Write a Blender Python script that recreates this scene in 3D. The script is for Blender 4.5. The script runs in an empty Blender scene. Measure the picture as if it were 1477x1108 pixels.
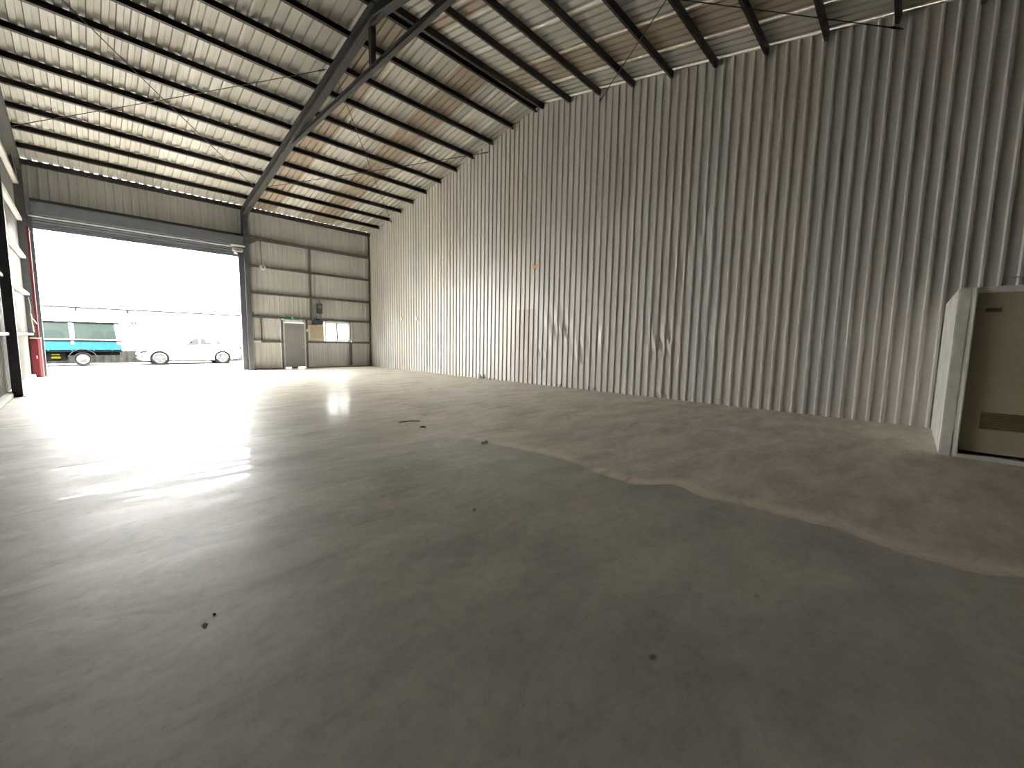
import bpy, bmesh, math, random
from mathutils import Vector, Matrix
random.seed(7)
SC = bpy.context.scene
COL = SC.collection

# ------------------------------------------------------------------ camera
CAM_H = 1.45
FPX = 589.6
YAW, PITCH, ROLL = [math.radians(a) for a in (46.146, -5.860, 1.049)]
fw = Vector((math.sin(YAW)*math.cos(PITCH), math.cos(YAW)*math.cos(PITCH), math.sin(PITCH)))
rt = Vector((math.cos(YAW), -math.sin(YAW), 0))
up = rt.cross(fw)
rt2 = rt*math.cos(ROLL) + up*math.sin(ROLL)
up2 = up*math.cos(ROLL) - rt*math.sin(ROLL)
cam_data = bpy.data.cameras.new('camera')
cam_data.sensor_width = 36.0
cam_data.lens = FPX/1477*36.0
cam_data.clip_end = 300
cam = bpy.data.objects.new('camera', cam_data)
COL.objects.link(cam)
m = Matrix((rt2, up2, -fw)).transposed().to_4x4()
m.translation = Vector((0, 0, CAM_H))
cam.matrix_world = m
SC.camera = cam

# ------------------------------------------------------------------ light: bright overcast sky
world = bpy.data.worlds.new('overcast_sky')
SC.world = world
world.use_nodes = True
bg = world.node_tree.nodes['Background']
bg.inputs['Color'].default_value = (1.0, 0.99, 0.965, 1)
# standard overcast sky: three times as bright overhead as at the horizon, the same all round
wn_ = world.node_tree
_tc = wn_.nodes.new('ShaderNodeTexCoord'); _sx = wn_.nodes.new('ShaderNodeSeparateXYZ'); _mr = wn_.nodes.new('ShaderNodeMapRange')
wn_.links.new(_tc.outputs['Generated'], _sx.inputs[0]); wn_.links.new(_sx.outputs['Z'], _mr.inputs['Value'])
_mr.inputs['From Min'].default_value = 0.0; _mr.inputs['From Max'].default_value = 1.0
_mr.inputs['To Min'].default_value = 0.55; _mr.inputs['To Max'].default_value = 1.65
wn_.links.new(_mr.outputs['Result'], bg.inputs['Strength'])
SC.view_settings.view_transform = 'Standard'
SC.view_settings.look = 'None'
SC.view_settings.gamma = 1.0
SC.view_settings.use_curve_mapping = False
SC.view_settings.exposure = 5.75
SC.cycles.diffuse_bounces = 8
SC.cycles.glossy_bounces = 6
SC.cycles.max_bounces = 12

# ------------------------------------------------------------------ layout, metres
D = 21.09           # inner plane of the front wall
R = 10.82           # right wall sheet
L = -1.33           # left wall sheet
BK = -2.60          # back wall
EAVE = 6.958        # purlin line at the eave
TAN = 0.18346       # roof slope
RIDGE_Y = 9.332
def roof_line(y):
    if y >= RIDGE_Y: return EAVE + (D - y)*TAN
    return EAVE + (D - (2*RIDGE_Y - y))*TAN
SHEET_UP = 0.085    # roof sheet above the purlin line

# ------------------------------------------------------------------ materials
MATS = {}
def nodes_of(name):
    mt = bpy.data.materials.new(name); mt.use_nodes = True
    nt = mt.node_tree
    return mt, nt, nt.nodes, nt.links, nt.nodes['Principled BSDF']
def noise(nt, scale, detail=4, rough=0.55, vec=None, dist=0.0):
    n = nt.nodes.new('ShaderNodeTexNoise'); n.inputs['Scale'].default_value = scale
    n.inputs['Detail'].default_value = detail; n.inputs['Roughness'].default_value = rough
    n.inputs['Distortion'].default_value = dist
    if vec is not None: nt.links.new(vec, n.inputs['Vector'])
    return n
def ramp(nt, fac, stops):
    r = nt.nodes.new('ShaderNodeValToRGB')
    while len(r.color_ramp.elements) < len(stops): r.color_ramp.elements.new(0.5)
    for e, (p, c) in zip(r.color_ramp.elements, stops):
        e.position = p; e.color = (c, c, c, 1) if not isinstance(c, tuple) else (*c, 1)
    nt.links.new(fac, r.inputs['Fac'])
    return r
def mapping(nt, scale, rot=(0, 0, 0), src='Object'):
    tc = nt.nodes.new('ShaderNodeTexCoord'); mp = nt.nodes.new('ShaderNodeMapping')
    mp.inputs['Scale'].default_value = scale; mp.inputs['Rotation'].default_value = rot
    nt.links.new(tc.outputs[src], mp.inputs['Vector'])
    return mp.outputs['Vector']
def mixc(nt, fac, a, b, blend='MIX'):
    mx = nt.nodes.new('ShaderNodeMix'); mx.data_type = 'RGBA'; mx.blend_type = blend
    for sock, v in ((mx.inputs[0], fac), (mx.inputs[6], a), (mx.inputs[7], b)):
        if hasattr(v, 'is_output') or isinstance(v, bpy.types.NodeSocket): nt.links.new(v, sock)
        elif isinstance(v, tuple): sock.default_value = (*v, 1)
        else: sock.default_value = v
    return mx.outputs[2]
def math_(nt, op, a, b=None, clamp=False):
    n = nt.nodes.new('ShaderNodeMath'); n.operation = op; n.use_clamp = clamp
    for i, v in enumerate((a, b)):
        if v is None: continue
        if isinstance(v, bpy.types.NodeSocket): nt.links.new(v, n.inputs[i])
        else: n.inputs[i].default_value = v
    return n.outputs[0]

def plain(name, col, rough=0.5, metal=0.0, var=0.12, scale=6.0, bump=0.0, spec=0.5):
    """one paint or metal with a little uneven wear"""
    mt, nt, N, Lk, b = nodes_of(name)
    n = noise(nt, scale, 5, 0.6, mapping(nt, (1, 1, 1)))
    dark = tuple(c*(1-var*1.6) for c in col); light = tuple(min(1, c*(1+var)) for c in col)
    c = ramp(nt, n.outputs['Fac'], [(0.3, dark), (0.7, light)])
    Lk.new(c.outputs['Color'], b.inputs['Base Color'])
    b.inputs['Metallic'].default_value = metal
    b.inputs['Specular IOR Level'].default_value = spec
    rr = ramp(nt, n.outputs['Fac'], [(0.25, max(0.02, rough-0.08)), (0.75, min(1, rough+0.08))])
    Lk.new(rr.outputs['Color'], b.inputs['Roughness'])
    if bump:
        bp = N.new('ShaderNodeBump'); bp.inputs['Strength'].default_value = bump; bp.inputs['Distance'].default_value = 0.02
        Lk.new(n.outputs['Fac'], bp.inputs['Height']); Lk.new(bp.outputs['Normal'], b.inputs['Normal'])
    MATS[name] = mt
    return mt

def sheet_material(name, stretch, rough, metal, dirt, stain, noise_amt=0.16):
    """profiled steel sheet: object colour, streaks along the sheet, dirt, dull zinc shine"""
    mt, nt, N, Lk, b = nodes_of(name)
    oi = N.new('ShaderNodeObjectInfo')
    v1 = mapping(nt, stretch)
    n1 = noise(nt, 1.6, 6, 0.62, v1)
    n2 = noise(nt, 0.7, 4, 0.6, mapping(nt, (1, 1, 1)))
    streak = ramp(nt, n1.outputs['Fac'], [(0.30, 1-noise_amt*1.6), (0.72, 1.0)])
    c = mixc(nt, 1.0, oi.outputs['Color'], streak.outputs['Color'], 'MULTIPLY')
    dfac = ramp(nt, n2.outputs['Fac'], [(0.50, 0.0), (0.72, stain)])
    c = mixc(nt, dfac.outputs['Color'], c, dirt)
    Lk.new(c, b.inputs['Base Color'])
    b.inputs['Metallic'].default_value = metal
    rr = ramp(nt, n1.outputs['Fac'], [(0.3, rough-0.1), (0.7, rough+0.08)])
    Lk.new(rr.outputs['Color'], b.inputs['Roughness'])
    bp = N.new('ShaderNodeBump'); bp.inputs['Strength'].default_value = 0.05; bp.inputs['Distance'].default_value = 0.005
    n3 = noise(nt, 3.0, 2, 0.5, mapping(nt, (1, 1, 1)))
    Lk.new(n3.outputs['Fac'], bp.inputs['Height']); Lk.new(bp.outputs['Normal'], b.inputs['Normal'])
    MATS[name] = mt
    return mt

def floor_material():
    mt, nt, N, Lk, b = nodes_of('worn_concrete')
    P = mapping(nt, (1, 1, 1))
    sep = N.new('ShaderNodeSeparateXYZ'); Lk.new(P, sep.inputs[0])
    X, Y = sep.outputs['X'], sep.outputs['Y']
    # edge of the grey-green coating against bare concrete: X of the edge as a curve of Y
    edge = [(-2.6, 3.95), (-0.66, 4.10), (-0.42, 3.94), (-0.2, 3.93), (0.06, 4.01), (0.28, 4.12), (0.45, 4.08), (0.81, 4.11), (1.08, 4.06),
            (1.32, 4.01), (1.6, 4.2), (1.68, 4.16), (1.81, 3.93), (1.96, 3.86), (2.48, 3.90), (2.79, 4.04), (3.31, 4.07), (4.09, 3.95), (4.43, 3.9), (6, 3.6), (9, 2.8), (21, 2.0)]
    yn = math_(nt, 'DIVIDE', math_(nt, 'ADD', Y, 3.0), 25.0, True)
    fc = N.new('ShaderNodeFloatCurve'); cv = fc.mapping.curves[0]
    while len(cv.points) < len(edge): cv.points.new(0.5, 0.5)
    for p, (y, x) in zip(cv.points, edge): p.location = ((y+3)/25, x/5)
    for p in cv.points: p.handle_type = 'VECTOR'
    fc.mapping.update(); Lk.new(yn, fc.inputs['Value'])
    xb = math_(nt, 'MULTIPLY', fc.outputs['Value'], 5.0)
    n_edge = noise(nt, 5.0, 4, 0.6, P)
    dist = math_(nt, 'ADD', math_(nt, 'SUBTRACT', X, xb), math_(nt, 'MULTIPLY', math_(nt, 'SUBTRACT', n_edge.outputs['Fac'], 0.5), 0.16))
    # the edge is sharp close to the back and worn away towards the front
    soft = ramp(nt, math_(nt, 'DIVIDE', math_(nt, 'SUBTRACT', Y, 2.6), 9.0, True), [(0.0, 0.006), (0.20, 0.012), (0.32, 0.35), (1.0, 0.999)])
    width = math_(nt, 'MULTIPLY', soft.outputs['Color'], 3.0)
    mask = math_(nt, 'ADD', math_(nt, 'DIVIDE', dist, width), 0.5, True)
    lip = math_(nt, 'MULTIPLY', math_(nt, 'SUBTRACT', 1.0, math_(nt, 'DIVIDE', math_(nt, 'ABSOLUTE', math_(nt, 'SUBTRACT', dist, 0.12)), 0.2), True),
                math_(nt, 'SUBTRACT', 1.0, math_(nt, 'DIVIDE', math_(nt, 'SUBTRACT', Y, 3.7), 1.5), True))
    # trowel streaks run across the hall
    Ps = mapping(nt, (0.42, 1.9, 1), (0, 0, 0.14))
    n_st = noise(nt, 1.5, 7, 0.62, Ps, 0.6)
    n_big = noise(nt, 0.35, 4, 0.55, P)
    n_mid = noise(nt, 1.1, 10, 0.70, mapping(nt, (0.8, 1.25, 1), (0, 0, 0.4)), 0.3)
    n_fine = noise(nt, 26.0, 4, 0.7, P)
    coat = ramp(nt, n_mid.outputs['Fac'], [(0.34, (0.375, 0.38, 0.318)), (0.5, (0.475, 0.472, 0.40)), (0.66, (0.60, 0.58, 0.495))])
    coat2 = mixc(nt, ramp(nt, n_big.outputs['Fac'], [(0.44, 0.0), (0.70, 0.6)]).outputs['Color'], coat.outputs['Color'], (0.49, 0.44, 0.365))
    n_bare = noise(nt, 1.6, 9, 0.68, mapping(nt, (0.6, 1.5, 1), (0, 0, 0.3)), 0.3)
    bare = ramp(nt, n_bare.outputs['Fac'], [(0.32, (0.43, 0.38, 0.31)), (0.5, (0.61, 0.555, 0.46)), (0.68, (0.76, 0.70, 0.595))])
    barec = mixc(nt, math_(nt, 'MULTIPLY', lip, 0.75), bare.outputs['Color'], (0.86, 0.78, 0.63))
    col = mixc(nt, mask, coat2, barec)
    # far part of the hall is paler, scuffed
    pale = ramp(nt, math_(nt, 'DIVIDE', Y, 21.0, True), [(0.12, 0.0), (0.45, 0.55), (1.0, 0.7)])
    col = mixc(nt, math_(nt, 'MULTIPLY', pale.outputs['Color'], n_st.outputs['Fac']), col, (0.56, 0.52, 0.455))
    n_sc = noise(nt, 1.5, 8, 0.68, mapping(nt, (0.55, 1.7, 1), (0, 0, 0.25)), 0.8)
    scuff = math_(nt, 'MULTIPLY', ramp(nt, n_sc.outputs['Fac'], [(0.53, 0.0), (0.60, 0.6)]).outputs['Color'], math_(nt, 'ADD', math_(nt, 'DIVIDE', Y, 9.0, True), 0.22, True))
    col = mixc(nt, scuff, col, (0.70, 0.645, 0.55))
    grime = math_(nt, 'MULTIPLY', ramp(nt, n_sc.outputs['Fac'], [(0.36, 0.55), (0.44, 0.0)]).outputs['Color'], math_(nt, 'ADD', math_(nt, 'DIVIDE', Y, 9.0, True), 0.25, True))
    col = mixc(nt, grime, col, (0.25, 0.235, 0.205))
    n_gr = noise(nt, 11.0, 9, 0.78, P)
    col = mixc(nt, 1.0, col, ramp(nt, n_gr.outputs['Fac'], [(0.30, 0.78), (0.52, 1.0), (0.70, 1.0)]).outputs['Color'], 'MULTIPLY')
    # oil spots and specks
    vo = N.new('ShaderNodeTexVoronoi'); vo.inputs['Scale'].default_value = 1.1; Lk.new(mapping(nt, (1, 1.4, 1)), vo.inputs['Vector'])
    spot = ramp(nt, vo.outputs['Distance'], [(0.018, 0.75), (0.04, 0.0)])
    col = mixc(nt, spot.outputs['Color'], col, (0.05, 0.045, 0.04))
    speck = ramp(nt, n_fine.outputs['Fac'], [(0.27, 0.35), (0.36, 0.0)])
    col = mixc(nt, speck.outputs['Color'], col, (0.10, 0.09, 0.075))
    # pale scratches: thin voronoi edges kept only in patches
    vd = N.new('ShaderNodeTexVoronoi'); vd.feature = 'DISTANCE_TO_EDGE'; vd.inputs['Scale'].default_value = 0.8
    nv = noise(nt, 1.2, 2, 0.5, P); wob = N.new('ShaderNodeVectorMath'); wob.operation = 'MULTIPLY_ADD'
    Lk.new(nv.outputs['Color'], wob.inputs[0]); wob.inputs[1].default_value = (0.7, 0.7, 0); Lk.new(mapping(nt, (1, 0.7, 1), (0, 0, 0.5)), wob.inputs[2])
    Lk.new(wob.outputs['Vector'], vd.inputs['Vector'])
    scr = math_(nt, 'MULTIPLY', ramp(nt, vd.outputs['Distance'], [(0.003, 0.6), (0.010, 0.0)]).outputs['Color'],
                ramp(nt, noise(nt, 0.9, 3, 0.5, mapping(nt, (1, 1, 1))).outputs['Fac'], [(0.52, 0.0), (0.6, 1.0)]).outputs['Color'])
    col = mixc(nt, scr, col, (0.56, 0.53, 0.46))
    Lk.new(col, b.inputs['Base Color'])
    # sheen: the polished coat mirrors the doorway, dust breaks it up in streaks
    r_bare = ramp(nt, n_st.outputs['Fac'], [(0.3, 0.58), (0.7, 0.42)])
    Lk.new(r_bare.outputs['Color'], b.inputs['Roughness'])
    b.inputs['Specular IOR Level'].default_value = 0.11
    n_film = noise(nt, 2.2, 8, 0.66, mapping(nt, (0.45, 2.3, 1), (0, 0, 0.12)), 0.5)
    film = math_(nt, 'MULTIPLY', ramp(nt, math_(nt, 'ADD', n_film.outputs['Fac'], math_(nt, 'MULTIPLY', math_(nt, 'SUBTRACT', math_(nt, 'DIVIDE', X, 5.0, True), 0.35), 0.30)), [(0.45, 0.0), (0.53, 0.4), (0.66, 0.8)]).outputs['Color'],
                 math_(nt, 'SUBTRACT', 1.0, math_(nt, 'MULTIPLY', mask, 0.8)))
    Lk.new(film, b.inputs['Coat Weight'])
    b.inputs['Coat Roughness'].default_value = 0.11
    b.inputs['Coat IOR'].default_value = 1.13
    n_wave = noise(nt, 4.0, 4, 0.5, mapping(nt, (0.5, 2.0, 1), (0, 0, 0.1)), 0.4)
    hs = math_(nt, 'ADD', math_(nt, 'MULTIPLY', n_wave.outputs['Fac'], 0.8), math_(nt, 'MULTIPLY', n_fine.outputs['Fac'], 0.03))
    bp = N.new('ShaderNodeBump'); bp.inputs['Strength'].default_value = 0.14; bp.inputs['Distance'].default_value = 0.012
    Lk.new(hs, bp.inputs['Height']); Lk.new(bp.outputs['Normal'], b.inputs['Normal']); Lk.new(bp.outputs['Normal'], b.inputs['Coat Normal'])
    MATS['floor'] = mt

def yard_material():
    mt, nt, N, Lk, b = nodes_of('yard_concrete')
    P = mapping(nt, (1, 1, 1))
    n1 = noise(nt, 0.5, 5, 0.6, mapping(nt, (0.5, 2.0, 1)))
    n2 = noise(nt, 3, 5, 0.6, P)
    c = ramp(nt, n2.outputs['Fac'], [(0.3, (0.13, 0.125, 0.11)), (0.7, (0.18, 0.175, 0.16))])
    c2 = mixc(nt, ramp(nt, n1.outputs['Fac'], [(0.55, 0.0), (0.66, 0.8)]).outputs['Color'], c.outputs['Color'], (0.022, 0.017, 0.008))
    Lk.new(c2, b.inputs['Base Color']); b.inputs['Roughness'].default_value = 0.9; b.inputs['Specular IOR Level'].default_value = 0.05
    MATS['yard'] = mt

def plastic_glass(name, tint, trans, rough=0.08, spec=0.5):
    mt, nt, N, Lk, b = nodes_of(name)
    b.inputs['Base Color'].default_value = (*tint, 1); b.inputs['Roughness'].default_value = rough; b.inputs['Specular IOR Level'].default_value = spec
    tr = N.new('ShaderNodeBsdfTransparent'); tr.inputs['Color'].default_value = (*[min(1, 0.75+t*0.3) for t in tint], 1)
    mx = N.new('ShaderNodeMixShader'); mx.inputs['Fac'].default_value = trans
    Lk.new(b.outputs['BSDF'], mx.inputs[1]); Lk.new(tr.outputs['BSDF'], mx.inputs[2])
    Lk.new(mx.outputs['Shader'], N['Material Output'].inputs['Surface'])
    MATS[name] = mt

floor_material(); yard_material()
sheet_material('roof_sheet', (7, 0.5, 1), 0.55, 0.05, (0.30, 0.25, 0.19), 0.10, 0.05)
sheet_material('wall_sheet', (1, 7, 0.35), 0.46, 0.15, (0.40, 0.36, 0.31), 0.06, 0.05)
sheet_material('front_sheet', (7, 1, 0.35), 0.5, 0.1, (0.34, 0.31, 0.27), 0.15, 0.12)
plain('purlin_steel', (0.030, 0.026, 0.023), 0.55, 0.2, 0.3)
plain('frame_steel', (0.045, 0.044, 0.042), 0.5, 0.2, 0.2)
plain('girt_grey', (0.16, 0.15, 0.135), 0.5, 0.3, 0.2)
plain('girt_white', (0.42, 0.41, 0.375), 0.5, 0.0, 0.08)
plain('post_dark', (0.035, 0.037, 0.042), 0.5, 0.2, 0.2)
plain('jamb_steel', (0.10, 0.105, 0.115), 0.5, 0.3, 0.12)
plain('shutter_steel', (0.17, 0.185, 0.21), 0.45, 0.3, 0.1)
plain('pale_metal', (0.62, 0.61, 0.58), 0.4, 0.3, 0.08)
plain('white_paint', (0.78, 0.77, 0.74), 0.45, 0.0, 0.06)
plain('door_grey', (0.28, 0.28, 0.275), 0.5, 0.1, 0.06, 1.5)
plain('door_frame', (0.50, 0.51, 0.50), 0.4, 0.4, 0.08)
plain('panel_beige', (0.52, 0.45, 0.30), 0.5, 0.0, 0.06)
plain('panel_edge', (0.66, 0.60, 0.50), 0.5, 0.0, 0.05)
plain('dark_plastic', (0.06, 0.062, 0.065), 0.5, 0.0, 0.1)
plain('grey_plastic', (0.24, 0.25, 0.25), 0.5, 0.0, 0.1)
plain('exit_green', (0.05, 0.16, 0.11), 0.4, 0.0, 0.1)
plain('exit_pale', (0.45, 0.55, 0.48), 0.4, 0.0, 0.1)
plain('red_paint', (0.115, 0.014, 0.018), 0.5, 0.0, 0.12, spec=0.2)
plain('red_dark', (0.12, 0.02, 0.025), 0.5, 0.0, 0.15)
plain('pink_paper', (0.80, 0.55, 0.52), 0.8, 0.0, 0.05)
plain('card', (0.42, 0.31, 0.20), 0.9, 0.0, 0.12)
plain('orange_label', (0.62, 0.36, 0.16), 0.6, 0.0, 0.2, 20)
plain('cubicle_plaster', (0.76, 0.745, 0.68), 0.75, 0.0, 0.12, 3.0, 0.25)
plain('cubicle_door', (0.46, 0.405, 0.275), 0.55, 0.0, 0.08, 2.0)
plain('louvre_brown', (0.20, 0.15, 0.07), 0.6, 0.0, 0.15)
plain('brown_plate', (0.12, 0.085, 0.05), 0.5, 0.0, 0.1)
plain('kerb_concrete', (0.45, 0.43, 0.39), 0.85, 0.0, 0.2, 4, 0.3)
plain('debris_dark', (0.06, 0.05, 0.042), 0.8, 0.0, 0.2)
plain('debris_white', (0.75, 0.74, 0.70), 0.8, 0.0, 0.06)
plain('rod_steel', (0.05, 0.045, 0.04), 0.5, 0.4, 0.2)
plain('screw_zinc', (0.16, 0.15, 0.14), 0.4, 0.5, 0.1)
plain('car_white', (0.80, 0.81, 0.82), 0.25, 0.0, 0.02)
plain('tyre', (0.018, 0.018, 0.018), 0.9, 0.0, 0.15, spec=0.02)
plain('rim_alloy', (0.055, 0.055, 0.056), 0.7, 0.0, 0.05, spec=0.03)
plain('arch_black', (0.006, 0.006, 0.0065), 0.9, 0.0, 0.1, spec=0.0)
plain('truck_blue', (0.010, 0.044, 0.062), 0.6, 0.0, 0.1, spec=0.02)
plain('chassis_black', (0.004, 0.0042, 0.0045), 0.9, 0.0, 0.2, spec=0.0)
plain('rail_dark', (0.0045, 0.005, 0.005), 0.9, 0.0, 0.1, spec=0.0)
plain('yellow_paint', (0.034, 0.033, 0.0025), 0.8, 0.0, 0.1, spec=0.0)
plain('cargo_tarp', (0.004, 0.006, 0.005), 0.9, 0.0, 0.15, spec=0.0)
plain('lamp_red', (0.03, 0.004, 0.004), 0.5, 0.0, 0.05, spec=0.02)
plain('lamp_clear', (0.008, 0.008, 0.008), 0.5, 0.0, 0.05, spec=0.02)
plain('fence_white', (0.70, 0.70, 0.68), 0.6, 0.0, 0.06)
plain('fence_grey', (0.026, 0.026, 0.024), 0.9, 0.0, 0.3, 3, spec=0.0)
plain('bare_pipe', (0.40, 0.40, 0.40), 0.4, 0.5, 0.1)
plastic_glass('clear_curtain', (0.021, 0.029, 0.026), 0.34, 0.3, 0.03)
plastic_glass('car_glass', (0.006, 0.008, 0.0095), 0.15, 0.3, 0.02)
plain('mudguard_grey', (0.028, 0.027, 0.025), 0.8, 0.0, 0.1, spec=0.0)
plain('bar_metal', (0.24, 0.24, 0.245), 0.5, 0.0, 0.1, spec=0.2)
plain('yard_dark', (0.012, 0.0115, 0.0115), 0.8, 0.0, 0.1, spec=0.0)
plastic_glass('window_glass', (0.6, 0.65, 0.65), 0.85, 0.03)

# ------------------------------------------------------------------ mesh helpers
class MB:
    """collects shapes for one mesh"""
    def __init__(s): s.v, s.f = [], []
    def add(s, vs, fs):
        o = len(s.v); s.v += [tuple(v) for v in vs]; s.f += [tuple(i+o for i in f) for f in fs]; return s
    def box(s, x0, x1, y0, y1, z0, z1):
        vs = [(x, y, z) for z in (z0, z1) for y in (y0, y1) for x in (x0, x1)]
        return s.add(vs, [(0, 2, 3, 1), (4, 5, 7, 6), (0, 1, 5, 4), (2, 6, 7, 3), (0, 4, 6, 2), (1, 3, 7, 5)])
    def bar(s, a, b, w, h, upv=(0, 0, 1)):
        """box from a to b, w across, h along upv"""
        a, b = Vector(a), Vector(b); d = (b-a).normalized(); u = Vector(upv)
        sd = d.cross(u).normalized(); u = sd.cross(d).normalized()
        vs = []
        for p in (a, b):
            for i, j in ((-1, -1), (1, -1), (1, 1), (-1, 1)): vs.append(p + sd*(i*w/2) + u*(j*h/2))
        return s.add(vs, [(0, 1, 2, 3), (7, 6, 5, 4), (0, 4, 5, 1), (1, 5, 6, 2), (2, 6, 7, 3), (3, 7, 4, 0)])
    def hbeam(s, a, b, w, h, upv=(0, 0, 1), tf=0.014, tw=0.010):
        a, b = Vector(a), Vector(b); d = (b-a).normalized(); sd = d.cross(Vector(upv)).normalized(); u = sd.cross(d).normalized()
        for k in (-1, 1): s.bar(a+u*(k*(h/2-tf/2)), b+u*(k*(h/2-tf/2)), w, tf, upv)
        return s.bar(a, b, tw, h-2*tf, upv)
    def tube(s, pts, r, n=8):
        pts = [Vector(p) for p in pts]; o = []
        ref = None
        for i, p in enumerate(pts):
            d = (pts[min(i+1, len(pts)-1)]-pts[max(i-1, 0)]).normalized()
            if ref is None: ref = d.orthogonal().normalized()
            ref = (ref - d*ref.dot(d)).normalized(); q = d.cross(ref)
            o += [p + (ref*math.cos(2*math.pi*k/n)+q*math.sin(2*math.pi*k/n))*r for k in range(n)]
        fs = [(i*n+k, i*n+(k+1) % n, (i+1)*n+(k+1) % n, (i+1)*n+k) for i in range(len(pts)-1) for k in range(n)]
        fs += [tuple(range(n-1, -1, -1)), tuple((len(pts)-1)*n+k for k in range(n))]
        return s.add(o, fs)
    def lathe(s, prof, c, axis='y', n=28):
        """prof: (radius, offset along axis)"""
        c = Vector(c); vs = []
        for r, t in prof:
            for k in range(n):
                a = 2*math.pi*k/n; p, q = r*math.cos(a), r*math.sin(a)
                vs.append(c + Vector({'y': (p, t, q), 'z': (p, q, t), 'x': (t, p, q)}[axis]))
        fs = [(i*n+k, i*n+(k+1) % n, (i+1)*n+(k+1) % n, (i+1)*n+k) for i in range(len(prof)-1) for k in range(n)]
        for i in (0, len(prof)-1):
            if prof[i][0] > 1e-6: fs.append(tuple(i*n+k for k in range(n)))
        return s.add(vs, fs)
    def prism(s, poly, axis, a, b):
        """poly in the plane across axis, from a to b along it"""
        def pt(p, t): return {'x': (t, p[0], p[1]), 'y': (p[0], t, p[1]), 'z': (p[0], p[1], t)}[axis]
        n = len(poly); vs = [pt(p, a) for p in poly]+[pt(p, b) for p in poly]
        return s.add(vs, [tuple(range(n)), tuple(range(2*n-1, n-1, -1))]+[(i, (i+1) % n, n+(i+1) % n, n+i) for i in range(n)])
    def loft(s, rings, caps=True):
        n = len(rings[0]); vs = [p for r in rings for p in r]
        fs = [(i*n+k, i*n+(k+1) % n, (i+1)*n+(k+1) % n, (i+1)*n+k) for i in range(len(rings)-1) for k in range(n)]
        if caps: fs += [tuple(range(n-1, -1, -1)), tuple((len(rings)-1)*n+k for k in range(n))]
        return s.add(vs, fs)
    def mesh(s, name, mat, smooth=False, bevel=0.0):
        me = bpy.data.meshes.new(name); me.from_pydata(s.v, [], s.f); me.update()
        bm = bmesh.new(); bm.from_mesh(me)
        bmesh.ops.recalc_face_normals(bm, faces=bm.faces)
        if bevel:
            bmesh.ops.bevel(bm, geom=[e for e in bm.edges if len(e.link_faces) == 2 and e.calc_face_angle(0) > 0.6], offset=bevel, segments=2, affect='EDGES', clamp_overlap=True)
        if smooth:
            for f in bm.faces: f.smooth = True
            for e in bm.edges:
                if len(e.link_faces) == 2 and e.calc_face_angle(0) > 0.7: e.smooth = False
        bm.to_mesh(me); bm.free()
        me.materials.append(MATS[mat])
        return me
    def build(s, name, mat, parent=None, smooth=False, bevel=0.0):
        return link(name, s.mesh(name, mat, smooth, bevel), parent)
def link(name, me, parent=None):
    o = bpy.data.objects.new(name, me); COL.objects.link(o)
    if parent is not None:
        o.parent = parent
        o.matrix_parent_inverse = Matrix.Translation(parent.location).inverted() if parent.parent is None else Matrix.Identity(4)
    return o
def tag(o, label=None, cat=None, group=None, kind=None):
    for k, v in (('label', label), ('category', cat), ('group', group), ('kind', kind)):
        if v: o[k] = v
    return o
def empty(name, loc, label=None, cat=None, group=None, kind=None):
    o = bpy.data.objects.new(name, None); COL.objects.link(o); o.location = loc; o.empty_display_size = 0.2
    return tag(o, label, cat, group, kind)

# ------------------------------------------------------------------ floor and yard
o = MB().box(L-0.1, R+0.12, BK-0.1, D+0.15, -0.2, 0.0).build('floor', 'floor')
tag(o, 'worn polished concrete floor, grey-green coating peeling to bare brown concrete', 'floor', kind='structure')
o = MB().box(-40, 45, D+0.15, 75, -0.25, -0.012).build('yard_ground', 'yard')
tag(o, 'bright concrete yard outside the roller door', 'ground', kind='structure')

# ------------------------------------------------------------------ profiled sheets
def profile(n, pitch, foot, crest, h):
    """(along, out) points of n ribs, rib in the middle of each pitch"""
    pts = [(0, 0)]
    for i in range(n):
        c = (i+0.5)*pitch
        pts += [(c-foot/2, 0), (c-crest/2, h), (c+crest/2, h), (c+foot/2, 0)]
    pts.append((n*pitch, 0))
    return pts
def strip_mesh(name, mat, rows):
    """rows: list of polylines of equal length -> one open sheet"""
    n = len(rows[0]); vs = [p for r in rows for p in r]
    fs = [(i*n+k, i*n+k+1, (i+1)*n+k+1, (i+1)*n+k) for i in range(len(rows)-1) for k in range(n-1)]
    me = bpy.data.meshes.new(name); me.from_pydata(vs, [], fs); me.update(); me.materials.append(MATS[mat])
    return me

# roof: every sheet runs from ridge to eave
ceiling = tag(empty('ceiling', (4.7, RIDGE_Y, 9.2)), 'pitched roof of ribbed sheets on dark steel purlins', 'roof', kind='structure')
def roof_sheet(x0, n, pitch, far, col):
    pr = profile(n, pitch, *((0.13, 0.095, 0.0385) if pitch > 0.22 else (0.064, 0.044, 0.050)))
    pr[-1] = (pr[-1][0]+0.015, 0.005)      # laps over the next sheet
    ends = (RIDGE_Y, 21.116 if pitch > 0.22 else 21.134) if far else (RIDGE_Y, BK-0.03)
    rows = []
    for k in range(7):
        y = ends[0] + (ends[1]-ends[0])*k/6
        z = roof_line(y) + SHEET_UP
        rows.append([(x0+a, y, z+b) for a, b in pr])
    ob = link('roof_sheet', strip_mesh('roof_sheet', 'roof_sheet', rows), ceiling)
    ob.color = (*col, 1)
CLEAN, BROWN, PALE = (0.47, 0.45, 0.40), (0.37, 0.31, 0.245), (0.53, 0.51, 0.465)
def shade(c, a=0.06):
    k = 1+random.uniform(-a, a); return tuple(min(0.9, v*k) for v in c)
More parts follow.
